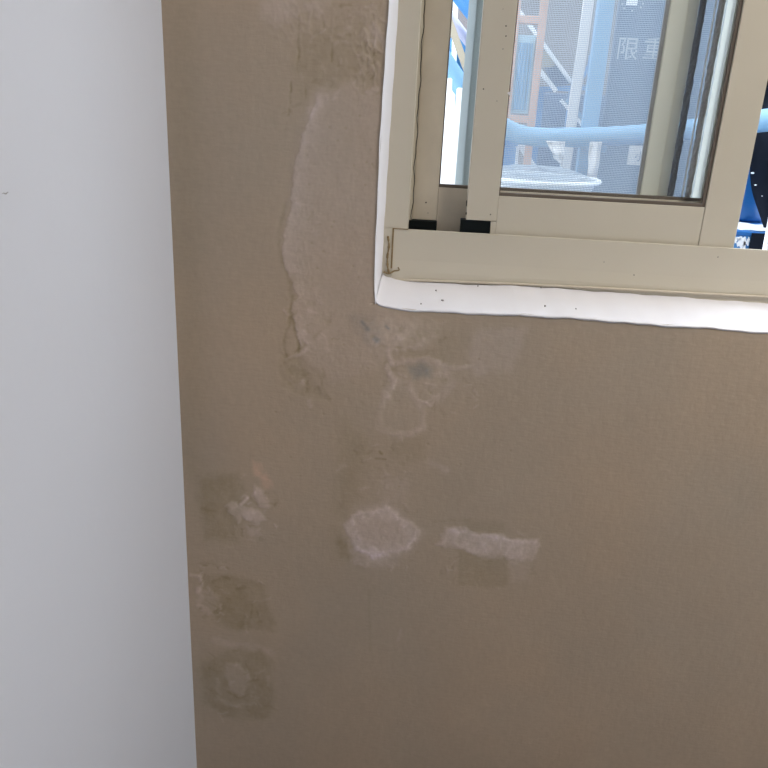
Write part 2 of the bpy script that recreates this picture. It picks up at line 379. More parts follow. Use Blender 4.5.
    line([(376, 459), (386, 459)], -0.18*OLIVE, 1.2, 0.4, brk=0.3); line([(380, 452), (382, 454)], -0.25*OLIVE, 1.4, 0.3, brk=0.1)
    line([(338, 470), (345, 464)], 0.09*PINK, 3, 1.2, brk=0.4); line([(430, 462), (446, 470)], 0.08*PINK, 4, 1.2, brk=0.4)
    patch([(380, 480), (410, 474), (408, 500), (384, 506)], 0.04*PINK, 6, 1.6, mottle=0.7)
    # pale hexagonal filler spot
    hexa = [(343, 524), (357, 509), (372, 510), (388, 507), (403, 517), (421, 531), (410, 549), (390, 552), (372, 559), (354, 548)]
    patch(hexa, 0.16*PINK, 3, 1.3, h=0.0006, edge=0.13*PINK, edgew=6.0, mottle=0.2)
    patch([(358, 522), (376, 518), (394, 520), (402, 530), (396, 542), (374, 546), (358, 538)], -0.04*GREY, 5, 1.0)
    patch([(350, 550), (400, 550), (398, 566), (354, 565)], 0.06*PINK, 5, 1.2, mottle=0.8, ms=160)
    patch([(338, 538), (354, 540), (356, 558), (340, 558)], -0.08*OLIVE, 4, 1.0, mottle=0.5)
    # long pale filler smear and the darker square behind it
    patch([(458, 550), (508, 556), (508, 586), (484, 588), (458, 584)], -0.085*OLIVE, 3, 0.5)
    patch([(464, 520), (504, 522), (504, 534), (466, 532)], -0.06*OLIVE, 5, 0.8)
    patch([(437, 545), (446, 531), (464, 530), (500, 537), (536, 541), (537, 556), (520, 560), (488, 557), (462, 549)], 0.17*PINK, 4, 1.5, h=0.0004, mottle=0.55, ms=60)
    line([(448, 533), (464, 531), (500, 538), (534, 542)], 0.10*PINK, 3.0, 0.9, brk=0.4)
    patch([(505, 556), (530, 560), (528, 580), (512, 582)], 0.045*PINK, 6, 0.8)
    line([(434, 522), (470, 520)], -0.05*OLIVE, 1.5, 0.3, brk=0.4)
    # three squares by the corner
    patch([(200, 476), (238, 474), (246, 500), (236, 540), (204, 540), (200, 510)], -0.11*OLIVE, 8, 1.2, mottle=0.4, ms=40)
    patch([(225, 506), (232, 502), (244, 508), (258, 510), (266, 520), (256, 522), (242, 518), (238, 524), (232, 516)], 0.17*PINK, 2.5, 1.1, h=0.0007, mottle=0.3)
    patch([(254, 486), (264, 492), (268, 508), (260, 506), (255, 496)], 0.15*PINK, 3, 1.1, h=0.0006, mottle=0.3)
    line([(241, 504), (247, 498)], 0.30*PINK, 1.8, 0.3, h=0.0008, brk=0.1); patch([(246, 526), (254, 528), (262, 536), (250, 535)], 0.10*PINK, 4, 1.2)
    patch([(252, 462), (262, 464), (272, 484), (266, 490), (254, 476)], 0.08*np.array((1.5, 0.9, 0.9)), 4, 1.4, mottle=0.5)
    line([(250, 498), (256, 504), (268, 504), (274, 504)], -0.12*OLIVE, 1.6, 0.9, brk=0.5); line([(202, 509), (216, 510)], -0.14*OLIVE, 1.4, 0.8, brk=0.5)
    patch([(206, 574), (240, 576), (266, 582), (270, 606), (276, 632), (240, 630), (216, 624), (204, 600)], -0.10*OLIVE, 5, 1.2, mottle=0.5, ms=40)
    line([(190, 574), (200, 576), (203, 586), (197, 592)], 0.12*PINK, 2.4, 0.6, h=0.0006, brk=0.3)
    patch([(196, 590), (216, 592), (220, 606), (206, 616), (197, 606)], 0.07*PINK, 4, 2.0, h=0.0004, mottle=0.9, ms=150)
    line([(203, 564), (212, 562), (218, 568)], -0.12*OLIVE, 2, 1.6, brk=0.6); line([(212, 602), (220, 606), (214, 612)], -0.14*OLIVE, 1.6, 1.4, brk=0.4)
    line([(252, 604), (251, 618)], -0.13*OLIVE, 1.3, 0.5, brk=0.4); line([(236, 588), (246, 588)], -0.13*OLIVE, 1.6, 0.8, brk=0.4)
    patch([(200, 660), (228, 650), (262, 650), (272, 664), (274, 712), (262, 720), (232, 718), (204, 704)], -0.10*OLIVE, 6, 1.2, mottle=0.5, ms=40)
    patch([(228, 664), (240, 664), (250, 680), (242, 694), (230, 690), (226, 676)], 0.11*PINK, 3.5, 0.9, h=0.0006, edge=0.04*PINK, edgew=3)
    line([(228, 692), (240, 698), (250, 694)], -0.12*OLIVE, 1.6, 0.6, brk=0.3); line([(246, 684), (252, 680), (258, 680)], -0.12*OLIVE, 1.8, 0.6, brk=0.3)
    line([(222, 700), (236, 706), (250, 704)], 0.10*PINK, 4, 0.8, brk=0.4); line([(216, 680), (220, 694), (216, 700)], 0.08*PINK, 3, 1.0, brk=0.4)
    line([(214, 640), (250, 646), (272, 652)], 0.08*PINK, 5, 1.0, brk=0.4)
    line([(369, 590), (370, 650)], -0.05*OLIVE, 2.0, 0.3, brk=0.5); line([(398, 640), (401, 630)], 0.06*PINK, 2.0, 0.4, brk=0.3)
    patch([(166, -5), (196, -5), (206, 400), (200, 480), (182, 480)], -0.05*OLIVE, 14, 1.0)
    # gritty strokes left by the filling knife
    gr = np.random.default_rng(12)
    for (xa, ya, xb, yb), n_, amp, L_ in (((196, 562, 226, 622), 34, 0.11, 6), ((222, 476, 276, 540), 34, 0.10, 7), ((202, 650, 272, 716), 40, 0.075, 9), ((360, 318, 440, 402), 60, 0.075, 9),
            ((282, 300, 332, 402), 44, 0.085, 8), ((300, 0, 386, 96), 64, 0.085, 8), ((338, 440, 412, 512), 36, 0.06, 9), ((346, 510, 418, 566), 44, 0.065, 7), ((440, 530, 538, 586), 40, 0.05, 10), ((228, 576, 270, 628), 18, 0.07, 8), ((284, 100, 320, 300), 30, 0.06, 7), ((420, 360, 480, 410), 26, 0.06, 9)):
        for _ in range(n_):
            px, py = gr.uniform(xa, xb), gr.uniform(ya, yb); a = gr.uniform(-0.7, 0.7) if gr.random() < .6 else gr.uniform(0.9, 2.2); l = gr.uniform(.3, 1)*L_
            sg = gr.choice((-1, 1)); k = amp*gr.uniform(.5, 1.3)
            line([(px, py), (px+l*.5*math.cos(a)+gr.uniform(-1.5, 1.5), py+l*.5*math.sin(a)), (px+l*math.cos(a), py+l*math.sin(a))], k*PINK if sg > 0 else -k*OLIVE, gr.uniform(.9, 2.2), 1.2, h=0.0002*sg, brk=0.5)
    # tiny pits
    rg = np.random.default_rng(3)
    for _ in range(34):
        px, py = (rg.uniform(300, 378), rg.uniform(110, 300)) if _ < 20 else (rg.uniform(240, 520), rg.uniform(330, 500))
        line([(px, py), (px+.6, py+.4)], -0.12*OLIVE, rg.uniform(0.7, 1.1), 0.1, h=-0.0003, brk=0.0)
    # assemble
    co = np.stack([X, -H-0.0002, Z], 1)
    sz = np.array([sill_z(x) for x in xs]).repeat(len(zs)); fo = np.clip(1-(OZ0-Z)/0.05, 0, 1)*(Z <= OZ0)*np.clip((X-OX0+0.02)/0.02, 0, 1)*np.clip((OX1+.02-X)/.02, 0, 1)
    co[:, 2] += (sz-OZ0)*fo
    ax = np.tile(np.array([arris_x(z) for z in zs]), len(xs)); fl = np.clip(1-(OX0-X)/0.05, 0, 1)*(X <= OX0)*np.clip((Z-OZ0+0.03)/0.03, 0, 1)
    co[:, 0] += (ax-OX0)*fl
    co[:, 1] = np.minimum(co[:, 1], 0.0006)
    nx, nz = len(xs), len(zs)
    I, J = np.meshgrid(np.arange(nx-1), np.arange(nz-1), indexing='ij')
    cx = (xs[:-1]+xs[1:])/2; cz = (zs[:-1]+zs[1:])/2
    keep = ~(((cx > OX0) & (cx < OX1))[:, None] & ((cz > OZ0) & (cz < OZ1))[None, :])
    I = I[keep]; J = J[keep]; v = lambda a, b: a*nz+b
    q = np.stack([v(I, J), v(I+1, J), v(I+1, J+1), v(I, J+1)], 1)
    used = np.zeros(N, bool); used[q.ravel()] = True; rem = np.cumsum(used)-1
    co = co[used]; col = col[used]; q = rem[q]
    me = bpy.data.meshes.new('wall_window')
    me.vertices.add(len(co)); me.vertices.foreach_set('co', co.ravel())
    me.loops.add(q.size); me.loops.foreach_set('vertex_index', q.ravel().astype(np.int32))
    me.polygons.add(len(q)); me.polygons.foreach_set('loop_start', np.arange(0, q.size, 4, dtype=np.int32))
    me.polygons.foreach_set('use_smooth', np.ones(len(q), bool))
    at_ = me.attributes.new('paint', 'FLOAT_COLOR', 'POINT')
    at_.data.foreach_set('color', np.concatenate([np.clip(col, 0, 1), np.ones((len(col), 1))], 1).ravel().astype(np.float32))
    me.update(calc_edges=True); me.validate()
    me.materials.append(M_wall)
    o = bpy.data.objects.new('wall_window', me); COL.objects.link(o); o['_w'] = [0, 0, 0]
    tag(o, 'beige painted wall with patchy filler repairs around the window', None, None, 'structure')
    bm = B()
    e = 0.004
    add_box(bm, XL-.2, OX0-e, 0.003, YO, 0, ZC); add_box(bm, OX1+e, XR+.2, 0.003, YO, 0, ZC)
    add_box(bm, OX0-e, OX1+e, 0.003, YO, 0, OZ0-0.012); add_box(bm, OX0-e, OX1+e, 0.003, YO, OZ1+e, ZC)
    obj('masonry_core', bm, M_mas, o)
    return o
build_window_wall()

def left_wall():
    bm = B()
    add_sheet(bm, lambda u, v: Vector((XL + 0.004*math.sin(v*5.1+u*2)*math.sin(u*math.pi) - 0.001, YB*u**1.5, ZC*v)), 60, 60)
    o = obj('wall_left', bm, M_white, None, (0, 0, 0), True)
    tag(o, 'smooth white painted side wall left of the window', None, None, 'structure')
    b2 = B(); add_box(b2, XL-0.2, XL-0.010, YB, 0.0, 0, ZC); obj('masonry_core', b2, M_mas, o)
    # small nick in the plaster
    p = ray(1, 193); t = (XL-CAM.x)/p.x; c = CAM+p*t
    obj('plaster_nick', add_sheet(B(), lambda u, v: Vector((XL+0.0045, c.y-0.006+0.012*u, c.z+0.0006*math.sin(u*9)+0.0012*(v-.5)*math.sin(u*3.14))), 8, 1, 0.0004), M_gaskg, o)
left_wall()
WY0, WY1, WZ0, WZ1 = -0.78, -0.03, 0.35, 2.20  # window opening added out of view so daylight fills the left wall
bm = B(); add_box(bm, XR, XR+0.2, YB, WY0, 0, ZC); add_box(bm, XR, XR+0.2, WY1, 0.0, 0, ZC); add_box(bm, XR, XR+0.2, WY0, WY1, 0, WZ0); add_box(bm, XR, XR+0.2, WY0, WY1, WZ1, ZC)
tag(obj('wall_right', bm, M_white), 'white side wall with an added window opening', None, None, 'structure')
w2_ = root('added_window', (XR+0.08, WY0, WZ0), 'cream framed window added out of view in the right wall as a daylight source', None, None, 'structure')
for a, c_, zz0, zz1 in ((WY0, WY0+0.05, WZ0, WZ1), (WY1-0.05, WY1, WZ0, WZ1), (-0.43, -0.37, WZ0+.05, WZ1-.05)): box('stile', XR+0.06, XR+0.10, a, c_, zz0, zz1, M_alu, w2_)
for zz0 in (WZ0, WZ1-0.05): box('rail', XR+0.06, XR+0.10, WY0+0.05, WY1-0.05, zz0, zz0+0.05, M_alu, w2_)
for a, c_ in ((WY0+0.05, -0.43), (-0.37, WY1-0.05)): box('glass_pane', XR+0.078, XR+0.083, a, c_, WZ0+0.05, WZ1-0.05, M_glass, w2_, 0)
tag(box('wall_back', XL-0.2, XR+0.2, YB-0.2, YB, 0, ZC, M_white, None, 0), 'white wall behind the viewer', None, None, 'structure')
tag(box('ceiling', XL-0.2, XR+0.2, YB-0.2, YO, ZC, ZC+0.2, M_ceil, None, 0), 'off-white ceiling', None, None, 'structure')
tag(box('floor', XL-0.2, XR+0.2, YB-0.2, YO, -0.1, 0, M_floor, None, 0), 'brown floor', None, None, 'structure')

# ceiling lamp added out of view to brighten the window wall
lr = root('added_ceiling_lamp', (1.15, -0.62, ZC), 'round warm ceiling lamp added out of view as fill light', 'lamp')
obj('added_lamp_base', add_lathe(B(), (1.15, -0.62, ZC), [(0.001, 0), (0.20, 0), (0.20, -0.03), (0.001, -0.03)]), M_whitep, lr)
M_added_lamp = bpy.data.materials.new('added_lamp_glow'); M_added_lamp.use_nodes = True
M_added_lamp.node_tree.nodes['Principled BSDF'].inputs['Emission Color'].default_value = (1, 0.93, 0.84, 1)
M_added_lamp.node_tree.nodes['Principled BSDF'].inputs['Emission Strength'].default_value = 2.0
obj('added_lamp_shade', add_lathe(B(), (1.15, -0.62, ZC), [(0.19, -0.03), (0.18, -0.06), (0.12, -0.085), (0.001, -0.095)]), M_added_lamp, lr, None, True)
ld = bpy.data.lights.new('added_lamp_light', 'AREA'); ld.shape = 'DISK'; ld.size = 0.38; ld.energy = ADDED_LAMP_W; ld.color = (1.0, 0.93, 0.84)
lo = bpy.data.objects.new('added_lamp_light', ld); COL.objects.link(lo); lo.parent = lr; lo.location = (0, 0, -0.10)

# ------------------------------------------------------------------ reveal and sill
def build_sill():
    bm = B(); n = 260; x0, x1 = OX0-0.0005, OX1+0.002
    prof = lambda x, zz: [(0.0010, zz-0.0045), (-0.0014, zz-0.0022), (-0.0018, zz-0.0008), (-0.0006, zz+0.0006), (0.006, zz+0.0022), (0.05, zz+0.006), (0.10, zz+0.010), (YF+0.03, zz+0.014)]
    rows = []
    for k in range(n+1):
        x = x0+(x1-x0)*k/n
        zz = sill_z(x) + 0.0006*math.sin(x*61)+0.0004*math.sin(x*143+1)
        if x < x0+0.008: zz += 0.004*((x0+0.008-x)/0.008)**2
        rows.append([bm.verts.new((x, y, z+0.0006*math.sin(x*31+y*40))) for y, z in prof(x, zz)])
    for a, b in zip(rows, rows[1:]):
        for k in range(len(a)-1): bm.faces.new((a[k], b[k], b[k+1], a[k+1]))
    o = obj('trim_1', bm, M_reveal, None, (OX0, 0, OZ0), True)
    tag(o, 'white painted window sill with hand-plastered edge', None, None, 'structure')
    for px, py, r in ((442.5, 300.5, 0.0020), (436, 290.5, 0.0010), (545, 306, 0.0011), (421, 304, 0.0008), (478, 286, .0008), (576, 309, .0009), (541, 287.5, .0008)):
        d = ray(px, py); p = None
        for s in np.linspace(0.9, 1.6, 1400):
            q = CAM+d*(s/1.0)
            if q.y > -0.002 and q.z <= sill_z(q.x)+0.0022+0.09*max(q.y, 0): p = q; break
        if p is None: continue
        b2 = B(); nn = 9; c0 = bm_c = p
        ring = [b2.verts.new((c0.x+r*1.2*math.cos(a)*random.uniform(.7, 1.2), c0.y+r*1.6*math.sin(a)*random.uniform(.7, 1.2), c0.z+0.0012)) for a in [2*math.pi*k/nn for k in range(nn)]]
        f = b2.faces.new(ring); g = bmesh.ops.extrude_face_region(b2, geom=[f]); bmesh.ops.translate(b2, verts=[v for v in g['geom'] if isinstance(v, bmesh.types.BMVert)], vec=(0, 0, -0.002))
        obj('paint_chip', b2, M_gaskg, o)
build_sill()
def reveal_side(name, label, xe, sgn):
    bm = B(); n = 160; rows = []
    for k in range(n+1):
        z = OZ0+0.0015+(OZ1+0.0005-OZ0)*k/n
        w = 0.0008*math.sin(z*37)+0.0006*math.sin(z*91+2)
        prof = [(-0.010, -0.0002), (-0.003, -0.0022), (-0.0006, -0.0020), (0.0008, 0.0), (0.0018, 0.007), (0.0030, 0.06), (0.0050, YF+0.03)]
        rows.append([bm.verts.new((xe+sgn*(dx+(w if j > 1 else w*0.3)), y, z)) for j, (dx, y) in enumerate(prof)])
        if sgn > 0:
            a_ = arris_x(z); inner = np.interp(z, [1.15, 1.225, 1.571], [-0.0772, -0.0768, -0.0704])
            for v_, x_ in zip(rows[-1], (a_-0.0012, a_-0.0009, a_-0.0004, a_+0.0004, a_+(inner-a_)*0.12+0.0006, a_+(inner-a_)*0.45, inner)): v_.co.x = x_+0.0003*math.sin(z*91)
    for a, b in zip(rows, rows[1:]):
        for k in range(len(a)-1): bm.faces.new((a[k], b[k], b[k+1], a[k+1]))
    tag(obj(name, bm, M_reveal, None, (xe, 0, OZ0), True), label, None, None, 'structure')
reveal_side('trim_2', 'white painted window reveal on the left side', OX0, 1)
reveal_side('trim_3', 'white painted window reveal on the right side', OX1, -1)
tag(box('trim_4', OX0, OX1, -0.002, YF+0.03, OZ1-0.002, OZ1+0.003, M_reveal, None, 0), 'white painted window head', None, None, 'structure')

# ------------------------------------------------------------------ window
win = root('window_1', (OX0, YF, OZ0), 'cream aluminium sliding window with insect screen', None, None, 'structure')
ZT = OZ1-0.004; FB = 1.219; XJ = -0.0365; FXR = OX1-0.002
# bottom frame: profile swept in x
def prof_x(name, prof, x0, x1, m, parent):
    bm = B(); add_prism(bm, [Vector((x0, y, z)) for y, z in prof], Vector((x1-x0, 0, 0)))
    return obj(name, bm, m, parent)
xb0 = at(393, 250, YF).x
bf = prof_x('bottom_frame', [(YF, FB-0.0006), (YF+0.0006, FB), (YF+0.004, FB), (YF+0.004, FB-0.022), (YF+0.032, FB-0.022), (YF+0.032, FB-0.016), (YF+0.035, FB-0.016), (YF+0.035, FB-0.022),
    (YF+0.068, FB-0.022), (YF+0.068, FB-0.014), (YF+0.072, FB-0.014), (YF+0.072, FB-0.026), (YF+0.105, FB-0.026), (YF+0.105, 1.128), (YF-0.0015, 1.128), (YF-0.0015, 1.147), (YF-0.0011, 1.152), (YF-0.0005, 1.159), (YF, 1.166)],
    xb0, FXR, M_alu, win)
# jambs
jl = B(); add_box(jl, OX0-0.003, XJ, YF-0.001, YF+0.034, FB+0.0002, ZT, 0.0008); add_box(jl, OX0-0.003, xb0-0.0005, YF-0.001, YF+0.034, 1.134, FB); add_box(jl, OX0+0.003, -0.0312, YF+0.034, YF+0.105, 1.134, ZT)
jl = obj('jamb', jl, M_alu, win)
jr = B(); add_box(jr, FXR-0.04, FXR, YF-0.001, YF+0.034, 1.134, ZT, 0.0012); add_box(jr, FXR-0.03, FXR, YF+0.03, YF+0.105, 1.134, ZT); obj('jamb', jr, M_alu, win)
obj('head_frame', add_box(B(), XJ, FXR-0.04, YF-0.001, YF+0.105, ZT-0.04, ZT, 0.001), M_alu, win)
# wavy crack of old sealant along the jamb channel
cr = B(); pts = []
for k in range(60):
    z = FB+0.01+(1.70-FB)*k/59; pts.append((-0.0316+0.0010*math.sin(z*70)+0.0008*math.sin(z*160+1), YF+0.0340, z))
add_tube(cr, pts, 0.0008, 6); obj('sealant_crack', cr, M_dirt, win)
# stained joint where bottom frame meets jamb
gp = B(); add_box(gp, xb0-0.0026, xb0+0.0001, YF-0.0018, YF+0.001, 1.150, FB+0.001); add_box(gp, xb0-0.001, XJ+0.001, YF-0.0014, YF+0.0005, FB-0.0005, FB+0.0008); obj('joint_gap', gp, M_caulk, win)
ck = B(); pts = [at(388, 236, YF-.002), at(389, 246, YF-.002), at(387.5, 256, YF-.002), at(387.5, 266, YF-.003), at(389, 273, YF-.004)]
add_tube(ck, smoothline(pts, 8), [0.0017+0.0005*math.sin(k*0.9)+0.0003*math.sin(k*2.3) for k in range(33)], 8)
pts = [at(383.5, 272, YF-.003), at(389, 273.5, YF-.004), at(394, 271, YF-.003), at(399, 270, YF-.002), at(398, 267, YF-.002)]
add_tube(ck, smoothline(pts, 6), [0.0018-0.00004*k for k in range(25)], 8)
obj('sealant', ck, M_caulk, win, None, True)
ck = B(); add_tube(ck, smoothline([at(384, 279.5, YF-.004)+Vector((0.002, 0, 0)), at(450, 281.5, YF-.004), at(570, 286.5, YF-.004), at(700, 293.5, YF-.004), at(790, 298, YF-.004)], 10), 0.0022, 8)
obj('sealant', ck, M_alu2, win, None, True)
def speck(px, py, Y, w, h, parent, m=M_dirt):
    c = at(px, py, Y); b = B(); add_lathe(b, (0, 0, 0), [(0.0001, 0.0004), (w*.7, 0.0004), (w, 0)], 8)
    bmesh.ops.transform(b, matrix=Matrix.Translation(c) @ Matrix.Rotation(math.pi/2, 4, 'X') @ Matrix.Diagonal((1, h/w, 1, 1)), verts=b.verts)
    return obj('scuff_mark', b, m, parent)
for a in ((421.5, 267, 0.0028, 0.0012), (412, 266.3, 0.0020, 0.0008), (456, 270, .0030, .0006), (480, 279, .0008, .0008), (634, 275, .0012, .0010), (718, 257, .0010, .0010), (604, 262, .0008, .0008)):
    speck(a[0], a[1], YF-0.0003, a[2], a[3], bf)

def sash(name_label, x0, x1, wl, wr, y0, th, zb, zrail, zt, m, gask=True, rail_m=None, right_gasket=True):
    s = root('sliding_sash', (x0, y0, zb), name_label, parent=win)
    gy = y0+th*0.5
    sl = obj('stile', add_box(B(), x0, x0+wl, y0, y0+th, zb+0.018, zt, 0.0012), m, s)
    sr = obj('stile', add_box(B(), x1-wr, x1, y0, y0+th, zb-0.018, zt, 0.0012), m, s)
    obj('bottom_rail', add_box(B(), x0+wl+0.0002, x1-wr-0.0006, y0+0.0008, y0+th, zb-0.018, zrail, 0.0010), rail_m or m, s)
    obj('top_rail', add_box(B(), x0+wl+0.0002, x1-wr-0.0006, y0+0.0008, y0+th, zt-0.05, zt, 0.0010), m, s)
    gx0, gx1, gz0, gz1 = x0+wl, x1-wr, zrail, zt-0.05
    obj('glass_pane', add_box(B(), gx0-0.004, gx1+0.004, gy-0.0025, gy+0.0025, gz0-0.004, gz1+0.004), M_glass, s)
    if gask:
        g = 0.0055
        for nm, b in (('gasket', (gx0, gx0+0.002, gz0, gz1)), ('gasket', (gx1-g, gx1, gz0, gz1)), ('gasket', (gx0+0.002, gx1-g, gz0, gz0+g)), ('gasket', (gx0+0.002, gx1-g, gz1-g, gz1))):
            if not right_gasket and b[0] == gx1-g: continue
            obj(nm, add_box(B(), b[0], b[1], y0+0.003, gy-0.0026, b[2], b[3], 0.0006), M_gask, s)
    return s, sl, sr
# inner sash (nearest the room)
IY = YF+0.006
si, sil, sir = sash('inner sash with left stile on black end plug', 0.0612, 0.5150, 0.0520, 0.0590, IY, 0.026, 1.2220, 1.2825, ZT-0.03, M_alu)
obj('end_plug', add_box(B(), 0.0530, 0.1040, IY+0.001, IY+0.024, FB-0.022, 1.2395, 0.001), M_black, si)
obj('rail_end', add_box(B(), 0.1042, 0.1133, IY+0.0008, IY+0.024, FB-0.018, 1.2393, 0.0006), M_alu, si)
for a in ((466.3, 213.5, .0012, .0026), (490.5, 214.5, .0012, .0012), (483.5, 89, .0012, .0012), (506, 26, .0012, .0012), (506, 36, .0011, .0011), (503, 49, .0008, .0008), (497, 101, .0008, .0008), (503, 9, .0006, .0006)):
    speck(a[0], a[1], IY-0.0003, a[2], a[3], sil)
c = at(508.5, 93.5, IY); bm = B()
add_prism(bm, [c+Vector(v) for v in ((0.004, 0, 0.004), (-0.003, 0, 0.0005), (0.0, 0, -0.001), (0.004, 0, -0.004))], Vector((0, 0.001, 0)))
obj('paint_flake', bm, M_reveal, si)
obj('scratch', add_box(B(), 0.0600, 0.0611, IY+0.004, IY+0.012, 1.262, 1.271), M_black, si)
# outer sash
OY = YF+0.039
so, sol, sor = sash('outer sash with weathered rail behind the inner sash', -0.0310, 0.4745, 0.0425, 0.0080, OY, 0.026, 1.2130, 1.2880, ZT-0.03, M_alu2, right_gasket=False)
obj('end_plug', add_box(B(), -0.0362, 0.0128, OY-0.009, OY+0.024, FB-0.020, 1.2305, 0.001), M_black, so)
obj('loose_thread', add_tube(B(), smoothline([at(424, 228, OY-.006), at(428, 229.5, OY-.006), at(434, 231, OY-.006)], 5), 0.0009, 6), M_whitep, so)
for a in ((426, 202.5, .0014, .0014), (428, 213, .0008, .0008)): speck(a[0], a[1], OY-0.0003, a[2], a[3], sol)
# pile strips beside the outer sash's right stile
def pile(x0, x1, y, z0, z1, m, parent):
    bm = B(); n = 260; rg = random.Random(5)
    add_sheet(bm, lambda u, v: Vector((x0+(x1-x0)*u+rg.uniform(-.0007, .0007), y-0.004*math.sin(math.pi*u)+rg.uniform(-.0012, .0012), z0+(z1-z0)*v)), 6, n)
    return obj('pile_strip', bm, m, parent)
# insect screen on the outermost track
SY = YF+0.074
sc = root('insect_screen', (0.04, SY, FB), 'grey-green framed insect screen behind the sashes', parent=win)
SX0, SX1 = 0.0445, 0.4135; zs0 = FB-0.012
b = B(); add_prism(b, [Vector((x, y, zs0)) for x, y in ((SX0-0.004, SY+0.018), (SX0+0.008, SY+0.001), (SX0+0.010, SY), (SX0+0.040, SY), (SX0+0.040, SY+0.018))], Vector((0, 0, ZT-0.03-zs0))); obj('stile', b, M_scr_skylit, sc)  # left stile: slanted to catch outside light, sky tint in its colour
b = B(); add_box(b, SX1-0.050, SX1-0.020, SY-0.001, SY+0.018, zs0, ZT-0.03, 0.002); add_box(b, SX1-0.021, SX1-0.002, SY+0.003, SY+0.018, zs0, ZT-0.03, 0.002); obj('stile', b, M_scr, sc)
obj('bottom_rail', add_box(B(), SX0+0.040, SX1-0.050, SY, SY+0.018, zs0, zs0+0.042, 0.0012), M_scr, sc)
obj('top_rail', add_box(B(), SX0+0.040, SX1-0.050, SY, SY+0.018, ZT-0.07, ZT-0.03, 0.0012), M_scr, sc)
obj('spline', add_box(B(), SX1-0.0565, SX1-0.050, SY-0.001, SY+0.006, zs0+0.042, ZT-0.07, 0.001), M_gaskg, sc)
me_ = B(); add_sheet(me_, lambda u, v: Vector((SX0+0.030+(SX1-0.045-SX0-0.030)*u, SY+0.009, zs0+0.03+(ZT-0.09-zs0)*v)), 1, 1); obj('mesh', me_, M_mesh, sc)
obj('mullion', add_box(B(), 0.4650, 0.5050, OY+0.0275, OY+0.082, FB-0.02, ZT-0.04, 0.001), M_mull, win)
b = B(); add_sheet(b, lambda u, v: Vector((SX1+0.004+0.040*u, SY+0.012, zs0+0.03+(ZT-0.09-zs0)*v)), 1, 1); obj('mesh_flap', b, M_mesh, sc)
pile(SX1-0.003, SX1+0.008, SY+0.001, zs0, ZT-0.03, M_pile, sc)
pile(0.4330, 0.4430, OY+0.012, 1.288, ZT-0.08, M_pile2, so)
obj('guide_strip', add_tube(B(), [(0.4285, OY+0.012, 1.288), (0.4285, OY+0.012, ZT-0.08)], 0.0014, 8), M_whitep, so)

# ------------------------------------------------------------------ yard outside
tag(box('ground', -4, 6, YO, 8, -0.12, -0.02, M_conc, None, 0), 'grey concrete yard outside the window', None, None, 'structure')
tag(box('wall_opposite', -4, 6, 3.2, 3.4, -0.02, 2.4, M_opp, None, 0), 'weathered grey wall across the yard', None, None, 'structure')
G = -0.02
def post_to_ground(bm, px, py, Y, w, d, ztop):
    p = at(px, py, Y); add_box(bm, p.x-w/2, p.x+w/2, Y-d/2, Y+d/2, G, ztop, 0.003); return p

DZ = 1.143
# blue work platform
pf = root('work_platform', (0.55, 1.0, G), 'blue steel work platform splashed with white paint below the pipe', 'platform')
fy = atz(750, 232, DZ).y
def deck_part():
    box('deck', 0.115, 1.02, fy, 1.33, DZ-0.012, DZ, M_blue2, pf, 0.002)
    box('apron', 0.115, 1.02, fy, fy+0.02, DZ-0.16, DZ-0.0125, M_blue, pf, 0.002)
    for x in (0.14, 0.995):
        for y in (fy+0.05, 1.30): box('leg', x-0.02, x+0.02, y-0.02, y+0.02, G, DZ-0.0125, M_blue, pf, 0.002)
    rg = random.Random(9)
    def blob(cx, cy, rx, ry, z, up_):
        b = B(); n = 22; ph = [rg.uniform(.65, 1.2) for _ in range(n)]
        if up_: pts = [Vector((cx+rx*math.cos(a)*ph[k], cy+ry*math.sin(a)*ph[k], z)) for k, a in enumerate([2*math.pi*k/n for k in range(n)])]; ax = Vector((0, 0, 0.0015))
        else: pts = [Vector((cx+rx*math.cos(a)*ph[k], fy-0.0002, z+ry*math.sin(a)*ph[k])) for k, a in enumerate([2*math.pi*k/n for k in range(n)])]; ax = Vector((0, -0.0012, 0))
        add_prism(b, pts, ax); obj('paint_splash', b, M_whitep, pf)
    e = atz(750, 226, DZ)
    blob(e.x, fy+0.10, 0.09, 0.09, DZ+0.0002, True); blob(e.x+0.03, fy+0.05, 0.07, 0.04, DZ+0.002, True)
    for px, L_ in ((738, 7), (744, 11), (747.5, 18), (750.5, 9), (755, 16), (741, 4)):
        p = at(px, 229, fy); blob(p.x, 0, 0.004 if px != 744 else .012, L_*0.0028*.5, DZ-0.013-L_*0.0014, False)
    # dark box front panel under the splash
    p = at(757, 240, fy); box('dark_panel', p.x-0.018, p.x+0.075, fy-0.006, fy-0.0005, DZ-0.15, at(757, 233, fy).z, M_tarp, pf, 0.001)
deck_part()

# scaffold with bent blue pipe
scf = root('pipe_scaffold', (at(487, 100, 1.34).x, 1.34, G), 'blue pipe scaffold whose thick bent pipe crosses behind the glass', 'scaffold')
line_ = [(415, 8, 1.3), (432, 40, 1.3), (448, 67, 1.3), (464, 90, 1.3), (483, 112, 1.3), (505, 128, 1.3), (530, 136.3, 1.3), (590, 137, 1.3), (646, 134, 1.26), (700, 128.5, 1.12), (764, 120.5, 0.95), (850, 112, 0.84)]
obj('bent_pipe', add_tube(B(), smoothline([at(*a) for a in line_], 8), 0.0285, 18), M_pblue, scf, None, True)
b = B(); add_tube(b, [at(452, -19, 1.32), at(462, -5, 1.32), at(480, 18, 1.32), at(487, 27, 1.32)], 0.030, 16); obj('diagonal_pipe', b, M_blue, scf, None, True)
b = B(); add_tube(b, [at(446, 11, 1.42), at(470, 44, 1.42), at(486, 67, 1.42)], 0.015, 14); obj('brace_tube', b, M_lav, scf, None, True)
